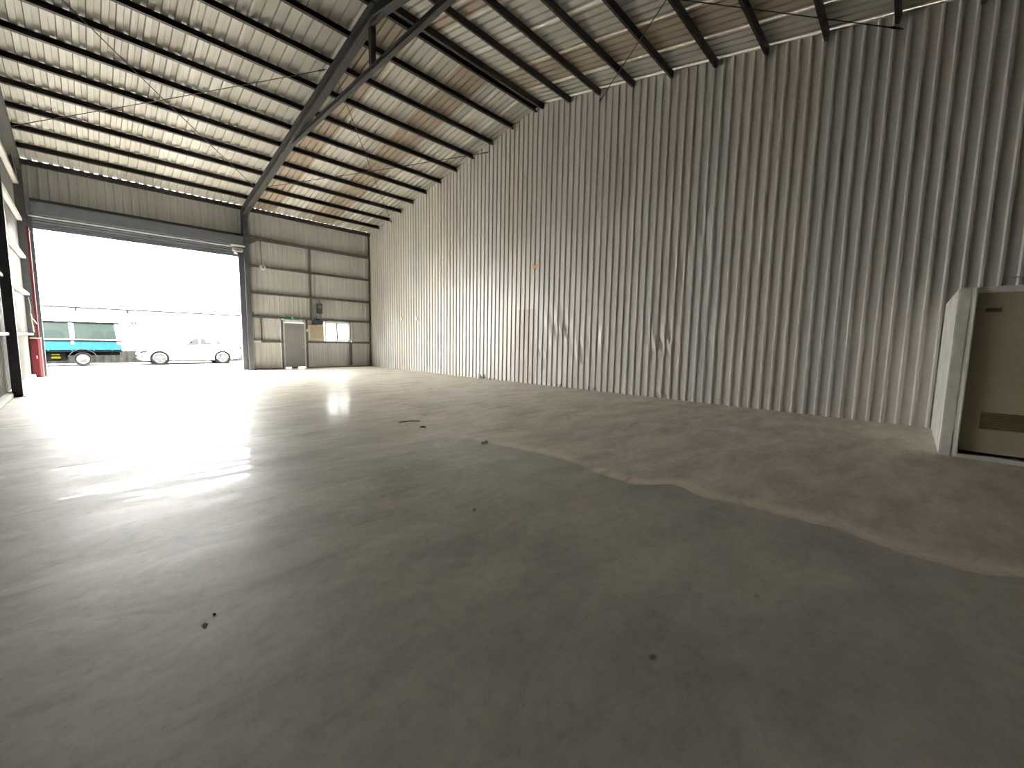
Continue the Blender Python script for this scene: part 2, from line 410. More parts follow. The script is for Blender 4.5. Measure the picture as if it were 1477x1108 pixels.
for far in (True, False):
    x = -1.62
    tints_l = [CLEAN, PALE, CLEAN, CLEAN, PALE, CLEAN, CLEAN]
    for i in range(7):
        roof_sheet(x, 4, 0.2352, far, shade(tuple(v*0.88 for v in tints_l[i]))); x += 4*0.2352
    # right bay, narrower ribs; rust-stained sheets where the photo has them
    tints_r = [(PALE, 2), (BROWN, 4), (PALE, 4), (CLEAN, 3), (BROWN, 5), (CLEAN, 2), (PALE, 4), (CLEAN, 4)] if far else \
              [(CLEAN, 2), (CLEAN, 4), (BROWN, 2), (PALE, 5), (CLEAN, 5), (BROWN, 5), (CLEAN, 4), (CLEAN, 1)]
    for c, n in tints_r:
        roof_sheet(x, n, 0.2135, far, shade(c)); x += n*0.2135
MB().prism([(RIDGE_Y-0.35, roof_line(RIDGE_Y-0.35)+SHEET_UP+0.05), (RIDGE_Y, roof_line(RIDGE_Y)+SHEET_UP+0.06), (RIDGE_Y+0.35, roof_line(RIDGE_Y+0.35)+SHEET_UP+0.05),
            (RIDGE_Y, roof_line(RIDGE_Y)+SHEET_UP+0.075)], 'x', -1.62, 11.0).build('ridge_cap', 'pale_metal', ceiling)

# purlins: lipped C channels, one mesh each way
def purlin_mesh(sgn):
    d, w, tk, x0, x1 = 0.15, 0.065, 0.006, -1.28, R-0.02
    c, s_ = math.cos(math.atan(TAN)), math.sin(math.atan(TAN))*(-sgn)
    mb = MB()
    def rb(v0, v1, w0, w1):   # box in purlin axes: v along the slope, w across it
        vs = []
        for x in (x0, x1):
            for v, q in ((v0, w0), (v1, w0), (v1, w1), (v0, w1)): vs.append((x, v*c - q*s_, v*s_ + q*c))
        mb.add(vs, [(0, 1, 2, 3), (7, 6, 5, 4), (0, 4, 5, 1), (1, 5, 6, 2), (2, 6, 7, 3), (3, 7, 4, 0)])
    rb(0, tk, -d/2, d/2); rb(-w*sgn if sgn > 0 else 0, 0 if sgn > 0 else w, -d/2, -d/2+tk); rb(-w if sgn > 0 else 0, 0 if sgn > 0 else w, d/2-tk, d/2)
    e = -w if sgn > 0 else w-tk
    rb(e, e+tk, -d/2, -d/2+0.02); rb(e, e+tk, d/2-0.02, d/2)
    return mb.mesh('purlin', 'purlin_steel')
def screw_mesh(sgn):
    mb = MB(); x = -1.0
    while x < R-0.1:
        mb.lathe([(0.014, -0.088), (0.014, -0.074)], (x, -0.03*sgn, 0), 'z', 6); x += 0.4704 if x < 4.9 else 0.427
    return mb.mesh('screw_row', 'screw_zinc')
pm = {1: purlin_mesh(1), -1: purlin_mesh(-1)}; sm = {1: screw_mesh(1), -1: screw_mesh(-1)}
PURLINS = [(D-i*1.0529, 1) for i in range(1, 12)] + [(9.157-i*1.07, -1) for i in range(0, 11)]
for y, sg in PURLINS:
    p = link('purlin', pm[sg], ceiling); p.location = (0, y, roof_line(y))
    q = bpy.data.objects.new('screw_row', sm[sg]); COL.objects.link(q); q.parent = p; q['kind'] = 'stuff'

# brace rods under the purlins, crossing in each bay
def rod(a, b):
    (xa, ya, da), (xb, yb, db) = a, b
    A = Vector((xa, ya, roof_line(ya)-da)); B = Vector((xb, yb, roof_line(yb)-db))
    r = MB().tube([A, (A+B)/2 - Vector((0, 0, 0.03)), B], 0.011, 6).build('brace_rod', 'rod_steel', ceiling)
    for P_, Q_ in ((A, B), (B, A)):
        d = (Q_-P_).normalized()
        MB().tube([P_ + d*0.05, P_ + d*0.22], 0.022, 6).build('turnbuckle', 'rod_steel', r)
for ya, yb in ((18.78, 11.75), (0.55, 7.05)):
    rod((4.88, ya, 0.10), (-1.1, yb, 0.10)); rod((4.88, yb, 0.10), (-1.08, ya, 0.10))
    rod((5.12, ya, 0.10), (R-0.04, yb, 0.25)); rod((5.12, yb, 0.10), (R-0.04, ya, 0.20))

# ------------------------------------------------------------------ right wall: full-height gable sheets
wall_right = tag(empty('wall_right', (R, 9.3, 0)), 'tall gable wall of grey ribbed steel sheets', 'wall', kind='structure')
def dent(y, z):
    """push-ins low on the wall where goods knocked it"""
    d = 0.0
    for cy, cz, ry, rz, a in ((8.3, 1.9, 0.45, 0.5, 0.035), (7.4, 1.2, 0.3, 0.4, 0.03), (9.0, 1.0, 0.35, 0.7, 0.02), (5.0, 1.55, 0.25, 0.4, 0.03), (4.55, 1.2, 0.3, 0.5, 0.03),
                              (4.4, 3.5, 0.25, 0.35, 0.025), (3.9, 4.3, 0.25, 0.5, 0.025), (3.6, 1.7, 0.2, 0.25, 0.025), (6.7, 1.6, 0.25, 0.3, 0.02), (4.7, 0.12, 0.2, 0.2, 0.03), (6.9, 0.15, 0.2, 0.2, 0.03)):
        q = ((y-cy)/ry)**2 + ((z-cz)/rz)**2
        if q < 4: d += a*math.exp(-q)*math.sin(5*(y-cy)/ry + 7*(z-cz)/rz + 1.0)
    return d
def gable_sheet(parent, X, out, y0, n, pitch, mat, col, z0=0.0, z1=None, prof=(0.078, 0.030, 0.036), dents=False, name='wall_sheet', off=0.0):
    pr = profile(n, pitch, *prof)
    nz = 26 if dents else 3
    rows = []
    for k in range(nz+1):
        row = []
        for a, h in pr:
            y = y0+a; top = (roof_line(y)+SHEET_UP+0.05) if z1 is None else z1
            tz = (k/nz)**1.5 if dents else k/nz
            z = z0+(top-z0)*tz
            row.append((X + out*(h+off) + (dent(y, z) if dents else 0), y + (dent(y+3, z)*0.5 if dents else 0), z))
        rows.append(row)
    ob = link(name, strip_mesh(name, mat, rows), parent); ob.color = (*col, 1)
    return ob
PW = 0.2135
y = 7.08 - 0.5*PW - PW*45
WALL_C = (0.62, 0.60, 0.565)
tint = [(1, 1, 1), (0.985, 1.0, 1.015), (1.015, 0.995, 0.97), (0.97, 0.975, 0.98), (1.03, 1.02, 1.01), (1.0, 0.98, 0.955)]
i = 0
while y < D+0.1:
    n = 4 if y + 4*PW < D+0.3 else 3
    k = tint[(i*5+i//3) % 6]; b_ = random.uniform(0.97, 1.03)
    if 3.6 < y < 5.0: k = (1.0, 0.972, 0.935)
    gable_sheet(wall_right, R, -1, y, n, PW, 'wall_sheet', tuple(c*t*b_ for c, t in zip(WALL_C, k)), dents=True)
    y += n*PW; i += 1
tag(gable_sheet(wall_right, R, -1, 7.08+10.5*PW, 4, PW, 'wall_sheet', (0.50, 0.455, 0.405), 0.0, 2.6, name='patch_sheet', off=0.006), 'duller short sheet patched over the wall')

# ------------------------------------------------------------------ front wall
wall_front = tag(empty('wall_front', (5, D, 0)), 'front wall of ribbed sheets on horizontal girts around the roller door', 'wall', kind='structure')
YS = D+0.075      # outer sheet line
def front_sheet(x0, x1, z0, z1, col):
    n = max(1, round((x1-x0)/0.2135)); p = (x1-x0)/n
    pr = profile(n, p, 0.08, 0.04, 0.03)
    rows = [[(x0+a, YS+0.03-h, z) for a, h in pr] for z in (z0, z1)]
    ob = link('wall_sheet', strip_mesh('wall_sheet', 'front_sheet', rows), wall_front); ob.color = (*col, 1)
FC = (0.62, 0.615, 0.59)
def fc(): return shade(FC, 0.07)
TOPZ = 6.99
DX0, DX1, DZ = 6.44, 7.42, 2.22       # small door
WX0, WX1, WZ0, WZ1 = 8.36, 9.57, 1.34, 2.27
OX0, OX1, OZ = -0.98, 4.77, 4.88      # roller door opening
for x0, x1 in ((-1.33, -0.4), (-0.4, 0.5), (0.5, 1.4), (1.4, 2.3), (2.3, 3.2), (3.2, 4.1), (4.1, 4.9)): front_sheet(x0, x1, 4.95, TOPZ, fc())
front_sheet(-1.33, OX0-0.02, 0.0, 4.95, fc())
front_sheet(OX1+0.03, 5.6, 0.0, TOPZ, fc()); front_sheet(5.6, DX0, 0.0, TOPZ, fc())
front_sheet(DX0, DX1, DZ, TOPZ, fc()); front_sheet(DX1, WX0, 0.0, TOPZ, fc())
front_sheet(WX0, WX1, 0.0, WZ0, fc()); front_sheet(WX0, WX1, WZ1, TOPZ, fc()); front_sheet(WX1, R-0.35, 0.0, TOPZ, fc()); front_sheet(R-0.35, R+0.1, 0.0, TOPZ, fc())
def girt(x0, x1, z, h=0.10, parent=wall_front, mat='girt_grey'):
    mb = MB().box(x0, x1, D-0.02, D-0.014, z-h/2, z+h/2).box(x0, x1, D-0.02, D+0.045, z+h/2-0.006, z+h/2).box(x0, x1, D-0.02, D+0.045, z-h/2, z-h/2+0.006)
    return mb.build('girt', mat, parent)
XR = R-0.05
girt(5.1, XR, 5.78, 0.14); girt(5.1, XR, 4.60); girt(5.1, XR, 3.43); girt(5.1, XR, 2.38, 0.10)
girt(5.1, DX0-0.08, 1.27); girt(DX1+0.1, WX0-0.03, 1.27); girt(WX0-0.03, XR, 1.27)
def post(x, z0, z1, w=0.09, dd=0.06): return MB().box(x-w/2, x+w/2, D-0.02, D+0.045, z0, z1).build('stud', 'girt_grey', wall_front, bevel=0.004)
post(7.72, 2.43, 5.71, 0.10); post(5.55, 1.32, 2.33, 0.06); post(DX0-0.05, 0, 2.33, 0.08); post(DX1+0.06, 0, 2.33, 0.09); post(9.66, 0.08, 1.22, 0.13); post(9.64, 1.32, 2.33, 0.05); post(R-0.06, 0, 6.9, 0.08)
MB().box(4.95, DX0-0.09, D-0.025, D+0.05, 0, 0.05).build('sole_plate', 'girt_grey', wall_front)
MB().box(DX1+0.1, XR, D-0.025, D+0.05, 0, 0.05).build('sole_plate', 'girt_grey', wall_front)
MB().prism([(D-0.055, 6.90), (D+0.13, 6.90), (D+0.13, roof_line(D+0.13)+SHEET_UP-0.002), (D-0.055, roof_line(D-0.055)+SHEET_UP-0.002)], 'x', -1.33, R+0.1).build('eave_beam', 'purlin_steel', wall_front)
MB().box(-1.0, 4.92, D-0.06, D+0.03, 5.70, 5.86).build('lintel_beam', 'jamb_steel', wall_front, bevel=0.005)
# knee plate and corner brace by the column head
MB().prism([(5.10, 5.71), (5.55, 5.71), (5.10, 5.40)], 'y', D-0.03, D-0.018).build('gusset_plate', 'girt_grey', wall_front)
MB().tube([(5.62, D-0.03, 5.70), (5.66, D-0.03, 4.65)], 0.018, 6).build('conduit', 'girt_grey', wall_front)
MB().bar((5.25, D-0.05, 5.86), (7.66, D-0.05, 5.80), 0.03, 0.05).build('cable_tray', 'girt_grey', wall_front)

# ------------------------------------------------------------------ left wall
wall_left = tag(empty('wall_left', (L, 9.3, 0)), 'pale ribbed gable wall with white girts beside the red cabinet', 'wall', kind='structure')
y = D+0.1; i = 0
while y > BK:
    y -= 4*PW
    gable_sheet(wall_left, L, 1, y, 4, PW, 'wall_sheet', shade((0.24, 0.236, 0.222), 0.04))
POSTS_Y = (14.58, 8.0, 1.4)
kb = tag(empty('baseboard_left', (L, 9.3, 0)), 'low concrete kerb along the foot of the pale gable wall', 'kerb', kind='structure')
MB().box(L, L+0.13, 14.72, 20.6, 0, 0.11).build('kerb', 'kerb_concrete', kb, bevel=0.015)
MB().box(L, L+0.13, BK, 14.46, 0, 0.11).build('kerb', 'kerb_concrete', kb, bevel=0.015)

# back wall behind the photographer
wall_back = tag(empty('wall_back', (5, BK, 0)), 'closed grey sheet wall at the rear of the hall', 'wall', kind='structure')
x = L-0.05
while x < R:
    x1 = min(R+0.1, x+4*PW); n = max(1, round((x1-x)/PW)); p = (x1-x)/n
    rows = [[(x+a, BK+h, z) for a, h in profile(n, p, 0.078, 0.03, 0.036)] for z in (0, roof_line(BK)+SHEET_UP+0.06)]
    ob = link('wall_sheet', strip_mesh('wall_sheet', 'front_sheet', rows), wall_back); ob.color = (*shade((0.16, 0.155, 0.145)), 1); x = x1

# ------------------------------------------------------------------ steel frames
def frame(X, label, tie, wF=0.20, hF=0.32):
    f = empty('portal_frame', (X, RIDGE_Y, 0), label, 'steel frame', 'portal frames of the hall', 'structure')
    for yc, sg in ((D-0.06-0.15, 1), (BK+0.06+0.15, -1)):
        MB().hbeam((X, yc, 0.02), (X, yc, roof_line(yc)-0.09), wF, 0.30, (0, 1, 0)).build('column', 'jamb_steel' if sg > 0 else 'frame_steel', f)
        MB().box(X-0.17, X+0.17, yc-0.19, yc+0.19, 0, 0.02).build('base_plate', 'jamb_steel', f)
        n = Vector((0, sg*TAN, 1)).normalized()
        A = Vector((X, yc, roof_line(yc)))-n*(0.08+hF/2); B = Vector((X, RIDGE_Y, roof_line(RIDGE_Y)))-n*(0.08+hF/2)
        B = Vector((X, RIDGE_Y+0.0, B.z))
        MB().hbeam(A, B, wF, hF, n).build('rafter', 'frame_steel', f)
        # haunch at the knee
        zb = roof_line(yc)-0.08-hF
        MB().prism([(yc-sg*0.15, zb-0.55), (yc-sg*0.15, zb+0.02), (yc-sg*1.2, zb+0.02+1.05*TAN)], 'x', X-0.006, X+0.006).build('haunch', 'frame_steel', f)
    MB().prism([(RIDGE_Y-0.4, roof_line(RIDGE_Y-0.4)-0.39), (RIDGE_Y, roof_line(RIDGE_Y)-0.39), (RIDGE_Y+0.4, roof_line(RIDGE_Y+0.4)-0.39), (RIDGE_Y, roof_line(RIDGE_Y)-0.50)],
               'x', X-0.05, X+0.05).build('apex_haunch', 'frame_steel', f)
    if tie:
        zt = 7.74; yt = 16.15
        MB().hbeam((X+0.03, yt, zt), (X+0.03, 2*RIDGE_Y-yt, zt), 0.115, 0.125).build('collar_tie', 'frame_steel', f)
        MB().box(X-0.03, X+0.09, RIDGE_Y+0.17, RIDGE_Y+0.29, zt+0.07, roof_line(RIDGE_Y)-0.35).build('king_post', 'purlin_steel', f)
        for s in (-1, 1): MB().box(X-0.012, X+0.012, RIDGE_Y+s*(yt-RIDGE_Y)-0.14, RIDGE_Y+s*(yt-RIDGE_Y)+0.14, zt-0.09, zt+0.14).build('gusset_plate', 'frame_steel', f)
    return f
frame(5.02, 'dark steel portal frame with collar tie and king post beside the roller door', True)
gf = frame(-1.2, 'steel gable frame over the pale wall, column behind the red cabinet', False)

segs = [(20.72, 14.68), (14.48, 8.1), (7.9, 1.5), (1.3, BK+0.1)]
for ya, yb in segs:
    for z in (6.15, 5.02, 3.84, 2.67, 1.39):
        MB().box(L+0.04, L+0.155, yb, ya, z, z+0.008).box(L+0.147, L+0.155, yb, ya, z, z+0.07).box(L+0.04, L+0.048, yb, ya, z, z+0.07).build('girt', 'girt_white', gf)
for yp in POSTS_Y:
    z1 = roof_line(yp)-0.42
    MB().hbeam((-1.15, yp, 0), (-1.15, yp, z1), 0.14, 0.16, (1, 0, 0)).build('gable_post', 'post_dark', gf)
    MB().box(-1.28, -1.03, yp-0.13, yp+0.13, 0, 0.014).build('base_plate', 'post_dark', gf)

# ------------------------------------------------------------------ roller door
rd = tag(empty('door_1', (1.9, D, 0)), 'wide grey roller door rolled up above the open entrance', 'roller door', kind='structure')
MB().box(-1.0, 4.90, D-0.42, D-0.065, 5.30, 5.70).build('housing', 'shutter_steel', rd, bevel=0.02)
MB().tube([(-1.05, D-0.36, 5.245), (4.55, D-0.36, 5.245)], 0.04, 10).build('roller_bar', 'bar_metal', rd, smooth=True)
for k in range(3):
    z = 4.99+k*0.09
    MB().prism([(D-0.02, z), (D-0.045, z+0.012), (D-0.055, z+0.045), (D-0.045, z+0.078), (D-0.02, z+0.088), (D-0.008, z+0.045)], 'x', OX0-0.03, OX1+0.03).build('slat', 'shutter_steel', rd)
MB().box(OX0-0.03, OX1+0.03, D-0.06, D+0.0, OZ, 4.985).build('bottom_rail', 'shutter_steel', rd, bevel=0.008)
MB().box(OX0-0.13, OX0, D-0.09, D+0.06, 0, 5.3).build('guide_rail', 'jamb_steel', rd, bevel=0.006)
MB().box(OX1, OX1+0.15, D-0.09, D+0.06, 0, 5.3).build('guide_rail', 'jamb_steel', rd, bevel=0.006)
mo = MB().box(4.50, 4.89, D-0.44, D-0.2, 5.06, 5.20).build('motor', 'grey_plastic', rd, bevel=0.02)
MB().box(4.44, 4.95, D-0.46, D-0.40, 5.25, 5.31).build('bracket', 'white_paint', mo, bevel=0.006)
MB().lathe([(0.05, -0.06), (0.06, -0.05), (0.06, 0.05), (0.05, 0.06)], (4.62, D-0.36, 5.01), 'z', 14).build('chain_wheel', 'pale_metal', mo, smooth=True)

# ------------------------------------------------------------------ small steel door
sd = tag(empty('door_2', ((DX0+DX1)/2, D, 0)), 'flush grey steel door with pale frame in the front wall', 'door', kind='structure')
mb = MB().box(DX0, DX0+0.05, D-0.05, D+0.05, 0, DZ).box(DX1-0.05, DX1, D-0.05, D+0.05, 0, DZ).box(DX0+0.05, DX1-0.05, D-0.05, D+0.05, DZ-0.05, DZ)
mb.build('door_frame', 'door_frame', sd)
leaf = MB().box(DX0+0.055, DX1-0.055, D-0.035, D+0.01, 0.075, DZ-0.055).build('door_leaf', 'door_grey', sd, bevel=0.004)
MB().tube([(DX1-0.11, D-0.035, 1.02), (DX1-0.11, D-0.085, 1.02), (DX1-0.21, D-0.085, 1.02)], 0.012, 8).build('handle', 'pale_metal', leaf)
for z in (0.35, 1.1, 1.9): MB().tube([(DX0+0.05, D-0.045, z-0.05), (DX0+0.05, D-0.045, z+0.05)], 0.012, 8).build('hinge', 'door_frame', leaf)
MB().box(DX0+0.30, DX1-0.38, D-0.02, D+0.01, 0.0, 0.075).build('drop_bar', 'red_dark', leaf)
MB().box(DX0+0.05, DX1-0.05, D-0.05, D+0.05, 0.0, 0.018).build('threshold', 'door_frame', sd)

# ------------------------------------------------------------------ window
wn = tag(empty('window_1', ((WX0+WX1)/2, D, WZ0)), 'small two-pane sliding window in the front wall', 'window', kind='structure')
mb = MB().box(WX0, WX0+0.035, D-0.03, D+0.06, WZ0, WZ1).box(WX1-0.035, WX1, D-0.03, D+0.06, WZ0, WZ1).box(WX0, WX1, D-0.03, D+0.06, WZ1-0.035, WZ1).box(WX0, WX1, D-0.03, D+0.06, WZ0, WZ0+0.035)
mb.build('window_frame', 'pale_metal', wn)
xm = (WX0+WX1)/2
for k, (x0, x1) in enumerate(((WX0+0.035, xm+0.015), (xm-0.015, WX1-0.035))):
    yy = D+0.01+0.025*k; wl, wr = (0.024, 0.06) if k == 0 else (0.06, 0.024)
    s = MB().box(x0, x0+wl, yy, yy+0.02, WZ0+0.035, WZ1-0.035).box(x1-wr, x1, yy, yy+0.02, WZ0+0.035, WZ1-0.035).box(x0, x1, yy, yy+0.02, WZ0+0.035, WZ0+0.06).box(x0, x1, yy, yy+0.02, WZ1-0.06, WZ1-0.035).build('sash', 'girt_grey', wn)
    MB().box(x0+wl, x1-wr, yy+0.008, yy+0.012, WZ0+0.06, WZ1-0.06).build('pane', 'window_glass', s)

# ------------------------------------------------------------------ fittings on the front wall
t = empty('electrical_cabinet', (7.95, D-0.02, 1.40), 'beige electrical cabinet on the wall between steel door and window', 'electrical box')
MB().box(7.55, 8.25, D-0.11, D-0.02, 1.40, 2.09).build('body', 'panel_edge', t, bevel=0.01)
MB().box(7.60, 8.21, D-0.125, D-0.11, 1.44, 2.03).build('cabinet_door', 'panel_beige', t, bevel=0.006)
MB().box(7.63, 7.66, D-0.135, D-0.125, 1.70, 1.78).build('lock', 'grey_plastic', t)
t = empty('switchgear', (8.07, D-0.02, 2.2), 'dark grey switchgear boxes with conduits above the beige cabinet', 'switch box')
MB().box(7.97, 8.21, D-0.14, D-0.02, 2.66, 3.16).build('meter_box', 'dark_plastic', t, bevel=0.01)
MB().box(8.03, 8.15, D-0.15, D-0.14, 2.95, 3.05).build('dial', 'grey_plastic', t)
MB().box(7.72, 8.2, D-0.12, D-0.02, 2.14, 2.34).build('trunking', 'dark_plastic', t, bevel=0.01)
for x in (7.78, 7.90, 8.08, 8.16): MB().tube([(x, D-0.05, 2.34), (x, D-0.05, 2.62 if x < 8 else 2.66), (x, D-0.05, 3.1 if x < 8 else 2.67)], 0.026, 8).build('conduit', 'grey_plastic', t)
t = empty('exit_sign', (6.84, D-0.1, 2.33), 'green exit sign above the steel door', 'exit sign')
MB().box(6.52, 7.12, D-0.12, D-0.04, 2.31, 2.45).build('housing', 'exit_green', t, bevel=0.008)
MB().box(6.60, 7.04, D-0.10, D-0.06, 2.45, 2.49).build('lamp_top', 'exit_pale', t, bevel=0.008)
MB().box(6.78, 6.86, D-0.125, D-0.12, 2.34, 2.43).build('pictogram', 'exit_pale', t)
tag(MB().box(6.36, 6.49, D-0.10, D-0.02, 2.27, 2.35).build('emergency_light', 'white_paint', bevel=0.02), 'small white emergency light at the corner of the steel door frame', 'light')
tag(MB().box(7.455, 7.53, D-0.09, D-0.02, 1.76, 1.90).build('light_switch', 'white_paint', bevel=0.012), 'white light switch between steel door and beige cabinet', 'switch')
tag(MB().box(5.17, 5.50, D-0.10, D-0.02, 1.22, 1.32).build('junction_box', 'white_paint', bevel=0.02), 'white junction box on the low girt beside the roller door column', 'junction box')
t = empty('wall_lamp', (5.68, D-0.02, 4.56), 'round white wall lamp on the girt near the roller door column', 'lamp')
MB().lathe([(0.12, -0.02), (0.13, -0.05), (0.12, -0.10), (0.08, -0.12)], (5.68, D, 4.56), 'y', 20).build('shade', 'white_paint', t, smooth=True)
MB().lathe([(0.06, -0.12), (0.05, -0.14), (0.001, -0.15)], (5.68, D, 4.56), 'y', 16).build('bulb', 'grey_plastic', t, smooth=True)
t = empty('chain_pull', (9.68, D-0.05, 1.33), 'thin white pull rod with round weight beside the window', 'pull rod')
MB().tube([(9.68, D-0.05, 2.24), (9.68, D-0.05, 1.38)], 0.012, 6).build('rod', 'white_paint', t)
MB().lathe([(0.001, -0.055), (0.04, -0.04), (0.055, 0), (0.04, 0.04), (0.001, 0.055)], (9.68, D-0.06, 1.33), 'z', 12).build('weight', 'white_paint', t, smooth=True)
MB().box(9.64, 9.72, D-0.07, D-0.02, 2.22, 2.28).build('bracket', 'white_paint', t)

# ------------------------------------------------------------------ red fire cabinet corner
t = empty('fire_hose_cabinet', (-1.16, 20.7, 0), 'tall red fire hose cabinet standing at the roller door jamb', 'fire cabinet')
MB().prism([(-1.262, 20.93), (-1.262, 20.56), (-1.10, 20.55), (-1.035, 20.61), (-1.03, 20.93)], 'z', 0.03, 1.28).build('body', 'red_paint', t, bevel=0.008)
MB().box(-1.25, -1.12, 20.535, 20.548, 0.10, 1.22).build('cabinet_door', 'red_paint', t, bevel=0.004)
MB().box(-1.262, -1.02, 20.54, 20.94, 1.28, 1.31).build('top_plate', 'pale_metal', t, bevel=0.004)
MB().box(-1.255, -1.04, 20.57, 20.92, 0.0, 0.03).build('plinth', 'red_dark', t)
MB().box(-1.15, -1.13, 20.52, 20.535, 0.62, 0.72).build('handle', 'pale_metal', t)
t = empty('fire_riser_pipe', (-1.10, 20.68, 1.31), 'thin red riser pipe climbing the corner column above the red cabinet', 'pipe')
MB().tube([(-1.08, 20.66, 1.31), (-1.08, 20.66, 4.85)], 0.032, 10).build('pipe', 'red_paint', t, smooth=True)
for z in (2.0, 3.4, 4.7): MB().box(-1.125, -1.035, 20.62, 20.74, z, z+0.03).build('clamp', 'red_dark', t)
t = empty('hanging_clipboard', (-1.2, 20.4, 1.46), 'brown card and pink slip hanging above the white girt near the red cabinet', 'papers')
MB().bar((-1.165, 20.3, 2.05), (-1.15, 20.36, 1.5), 0.02, 0.16, (0, 1, 0)).build('card', 'card', t)
MB().bar((-1.14, 20.36, 1.92), (-1.07, 20.42, 1.76), 0.012, 0.14, (0, 1, 0)).build('slip', 'pink_paper', t)
MB().tube([(-1.19, 20.3, 2.60), (-1.16, 20.32, 2.3), (-1.17, 20.3, 2.05)], 0.012, 6).build('cord', 'grey_plastic', t)

# ------------------------------------------------------------------ marks on the right wall
def wall_bit(name, y, z, w, h, mat, label, cat, d=0.03):
    return tag(MB().box(R-0.036-d, R-0.03, y-w/2, y+w/2, z-h/2, z+h/2).build(name, mat, bevel=0.004), label, cat)
wall_bit('wall_label', 9.32, 4.02, 0.30, 0.13, 'orange_label', 'small faded orange label stuck high on the ribbed wall', 'label', 0.008)
wall_bit('hook', 17.88, 2.48, 0.10, 0.10, 'white_paint', 'small white hook on the ribbed wall, next to the front wall corner', 'hook')
wall_bit('socket_box', 16.6, 2.46, 0.14, 0.16, 'white_paint', 'small white socket box on the ribbed wall', 'socket', 0.05)
tag(MB().tube([(R-0.05, -1.45, 2.66), (R-0.08, -1.3, 2.68), (R-0.05, -1.15, 2.67)], 0.012, 6).build('cable_clip', 'bare_pipe'), 'thin metal cable clip on the ribbed wall above the cubicle', 'clip')
def crumple(name, x, y, r, h, label, cat, mat='debris_white', seed=0):
    rnd = random.Random(seed); rings = []
    for k, (f, z) in enumerate(((1.0, 0.0), (1.05, 0.3), (0.7, 0.7), (0.25, 1.0))):
        rings.append([(x+r*f*rnd.uniform(0.7, 1.2)*math.cos(a), y+r*f*rnd.uniform(0.7, 1.2)*math.sin(a), max(0, z*h*rnd.uniform(0.8, 1.1))) for a in [2*math.pi*j/7 for j in range(7)]])
    return tag(MB().loft(rings).build(name, mat), label, cat)
crumple('foam_scrap', R-0.14, 12.05, 0.10, 0.20, 'crumpled white foam scrap lying at the foot of the ribbed wall', 'scrap', seed=1)
crumple('foam_scrap', R-0.12, 11.5, 0.06, 0.08, 'tiny white foam crumb at the foot of the ribbed wall beside the crumpled scrap', 'scrap', seed=2)
crumple('plastic_scrap', R-0.12, 8.1, 0.07, 0.10, 'white plastic scrap wedged at the wall foot near the dented sheets', 'scrap', seed=3)
crumple('paper_ball', 2.23, 2.58, 0.026, 0.022, 'tiny white paper scrap on the grey-green coated floor', 'scrap', seed=4)
crumple('clod', 0.33, 2.44, 0.010, 0.008, 'small dark clod lying on the glossy floor', 'clod', 'debris_dark', 5)
crumple('clod', 0.38, 2.50, 0.007, 0.006, 'smaller dark crumb right beside the dark clod', 'clod', 'debris_dark', 6)
tag(MB().tube([(3.72, 6.30, 0.012), (3.90, 6.22, 0.03), (4.06, 6.18, 0.014)], 0.010, 6).build('rubber_strip', 'debris_dark'), 'dark curved rubber strip lying on the pale floor', 'strip')
crumple('mortar_crumb', 3.84, 5.75, 0.05, 0.02, 'flat dark crumb on the floor near the curved rubber strip', 'crumb', 'debris_dark', 8)
tag(MB().tube([(3.84, 4.27, 0.01), (3.92, 4.25, 0.016), (3.97, 4.32, 0.01)], 0.010, 6).build('wire_bit', 'debris_dark'), 'short dark wire bit at the peeling edge of the floor coating', 'wire')

# ------------------------------------------------------------------ cubicle by the right wall
CX, CY0, CY1, CZ = 8.15, -0.43, -1.60, 2.28
t = empty('cubicle', (9.4, -1.0, 0), 'low white plastered cubicle with tan door against the ribbed wall', 'cubicle')
MB().box(CX, R-0.04, CY0-0.12, CY0, 0, CZ).build('side_wall', 'cubicle_plaster', t, bevel=0.012)
MB().box(CX, R-0.04, CY1, CY1+0.12, 0, CZ).build('side_wall', 'cubicle_plaster', t, bevel=0.012)
MB().box(CX+0.004, CX+0.12, CY0-0.165, CY0-0.115, 0, CZ-0.004).build('jamb', 'cubicle_plaster', t, bevel=0.01)
MB().box(CX+0.004, CX+0.12, CY1+0.115, CY1+0.17, 0, CZ-0.004).build('jamb', 'cubicle_plaster', t, bevel=0.01)
MB().box(CX-0.03, CX+0.004, CY0-0.175, CY0-0.15, 0.05, CZ-0.003).build('door_trim', 'cubicle_plaster', t, bevel=0.008)
MB().box(CX+0.002, CX+0.12, CY1+0.17, CY0-0.165, CZ-0.065, CZ-0.002).build('lintel', 'cubicle_plaster', t, bevel=0.008)
MB().box(CX+0.02, R-0.05, CY1+0.1, CY0-0.1, CZ-0.08, CZ-0.02).build('ceiling_slab', 'cubicle_plaster', t)
MB().box(CX-0.01, CX+0.14, CY1+0.15, CY0-0.15, 0, 0.055).build('sill', 'cubicle_plaster', t, bevel=0.01)
dl = MB().box(CX+0.035, CX+0.07, CY1+0.175, CY0-0.17, 0.10, CZ-0.07).build('door_leaf', 'cubicle_door', t, bevel=0.004)
MB().box(CX+0.029, CX+0.035, -0.83, -0.69, 1.955, 2.0).build('name_plate', 'brown_plate', dl)
mb = MB()
for k in range(7):
    z = 0.42+k*0.032
    MB().prism([(CX+0.018, z), (CX+0.035, z+0.012), (CX+0.035, z+0.03), (CX+0.018, z+0.018)], 'y', -1.28, -0.77).build('louvre_slat', 'louvre_brown', dl)
MB().tube([(CX+0.035, -1.30, 1.0), (CX-0.015, -1.30, 1.0), (CX-0.015, -1.22, 1.0)], 0.012, 8).build('handle', 'pale_metal', dl)

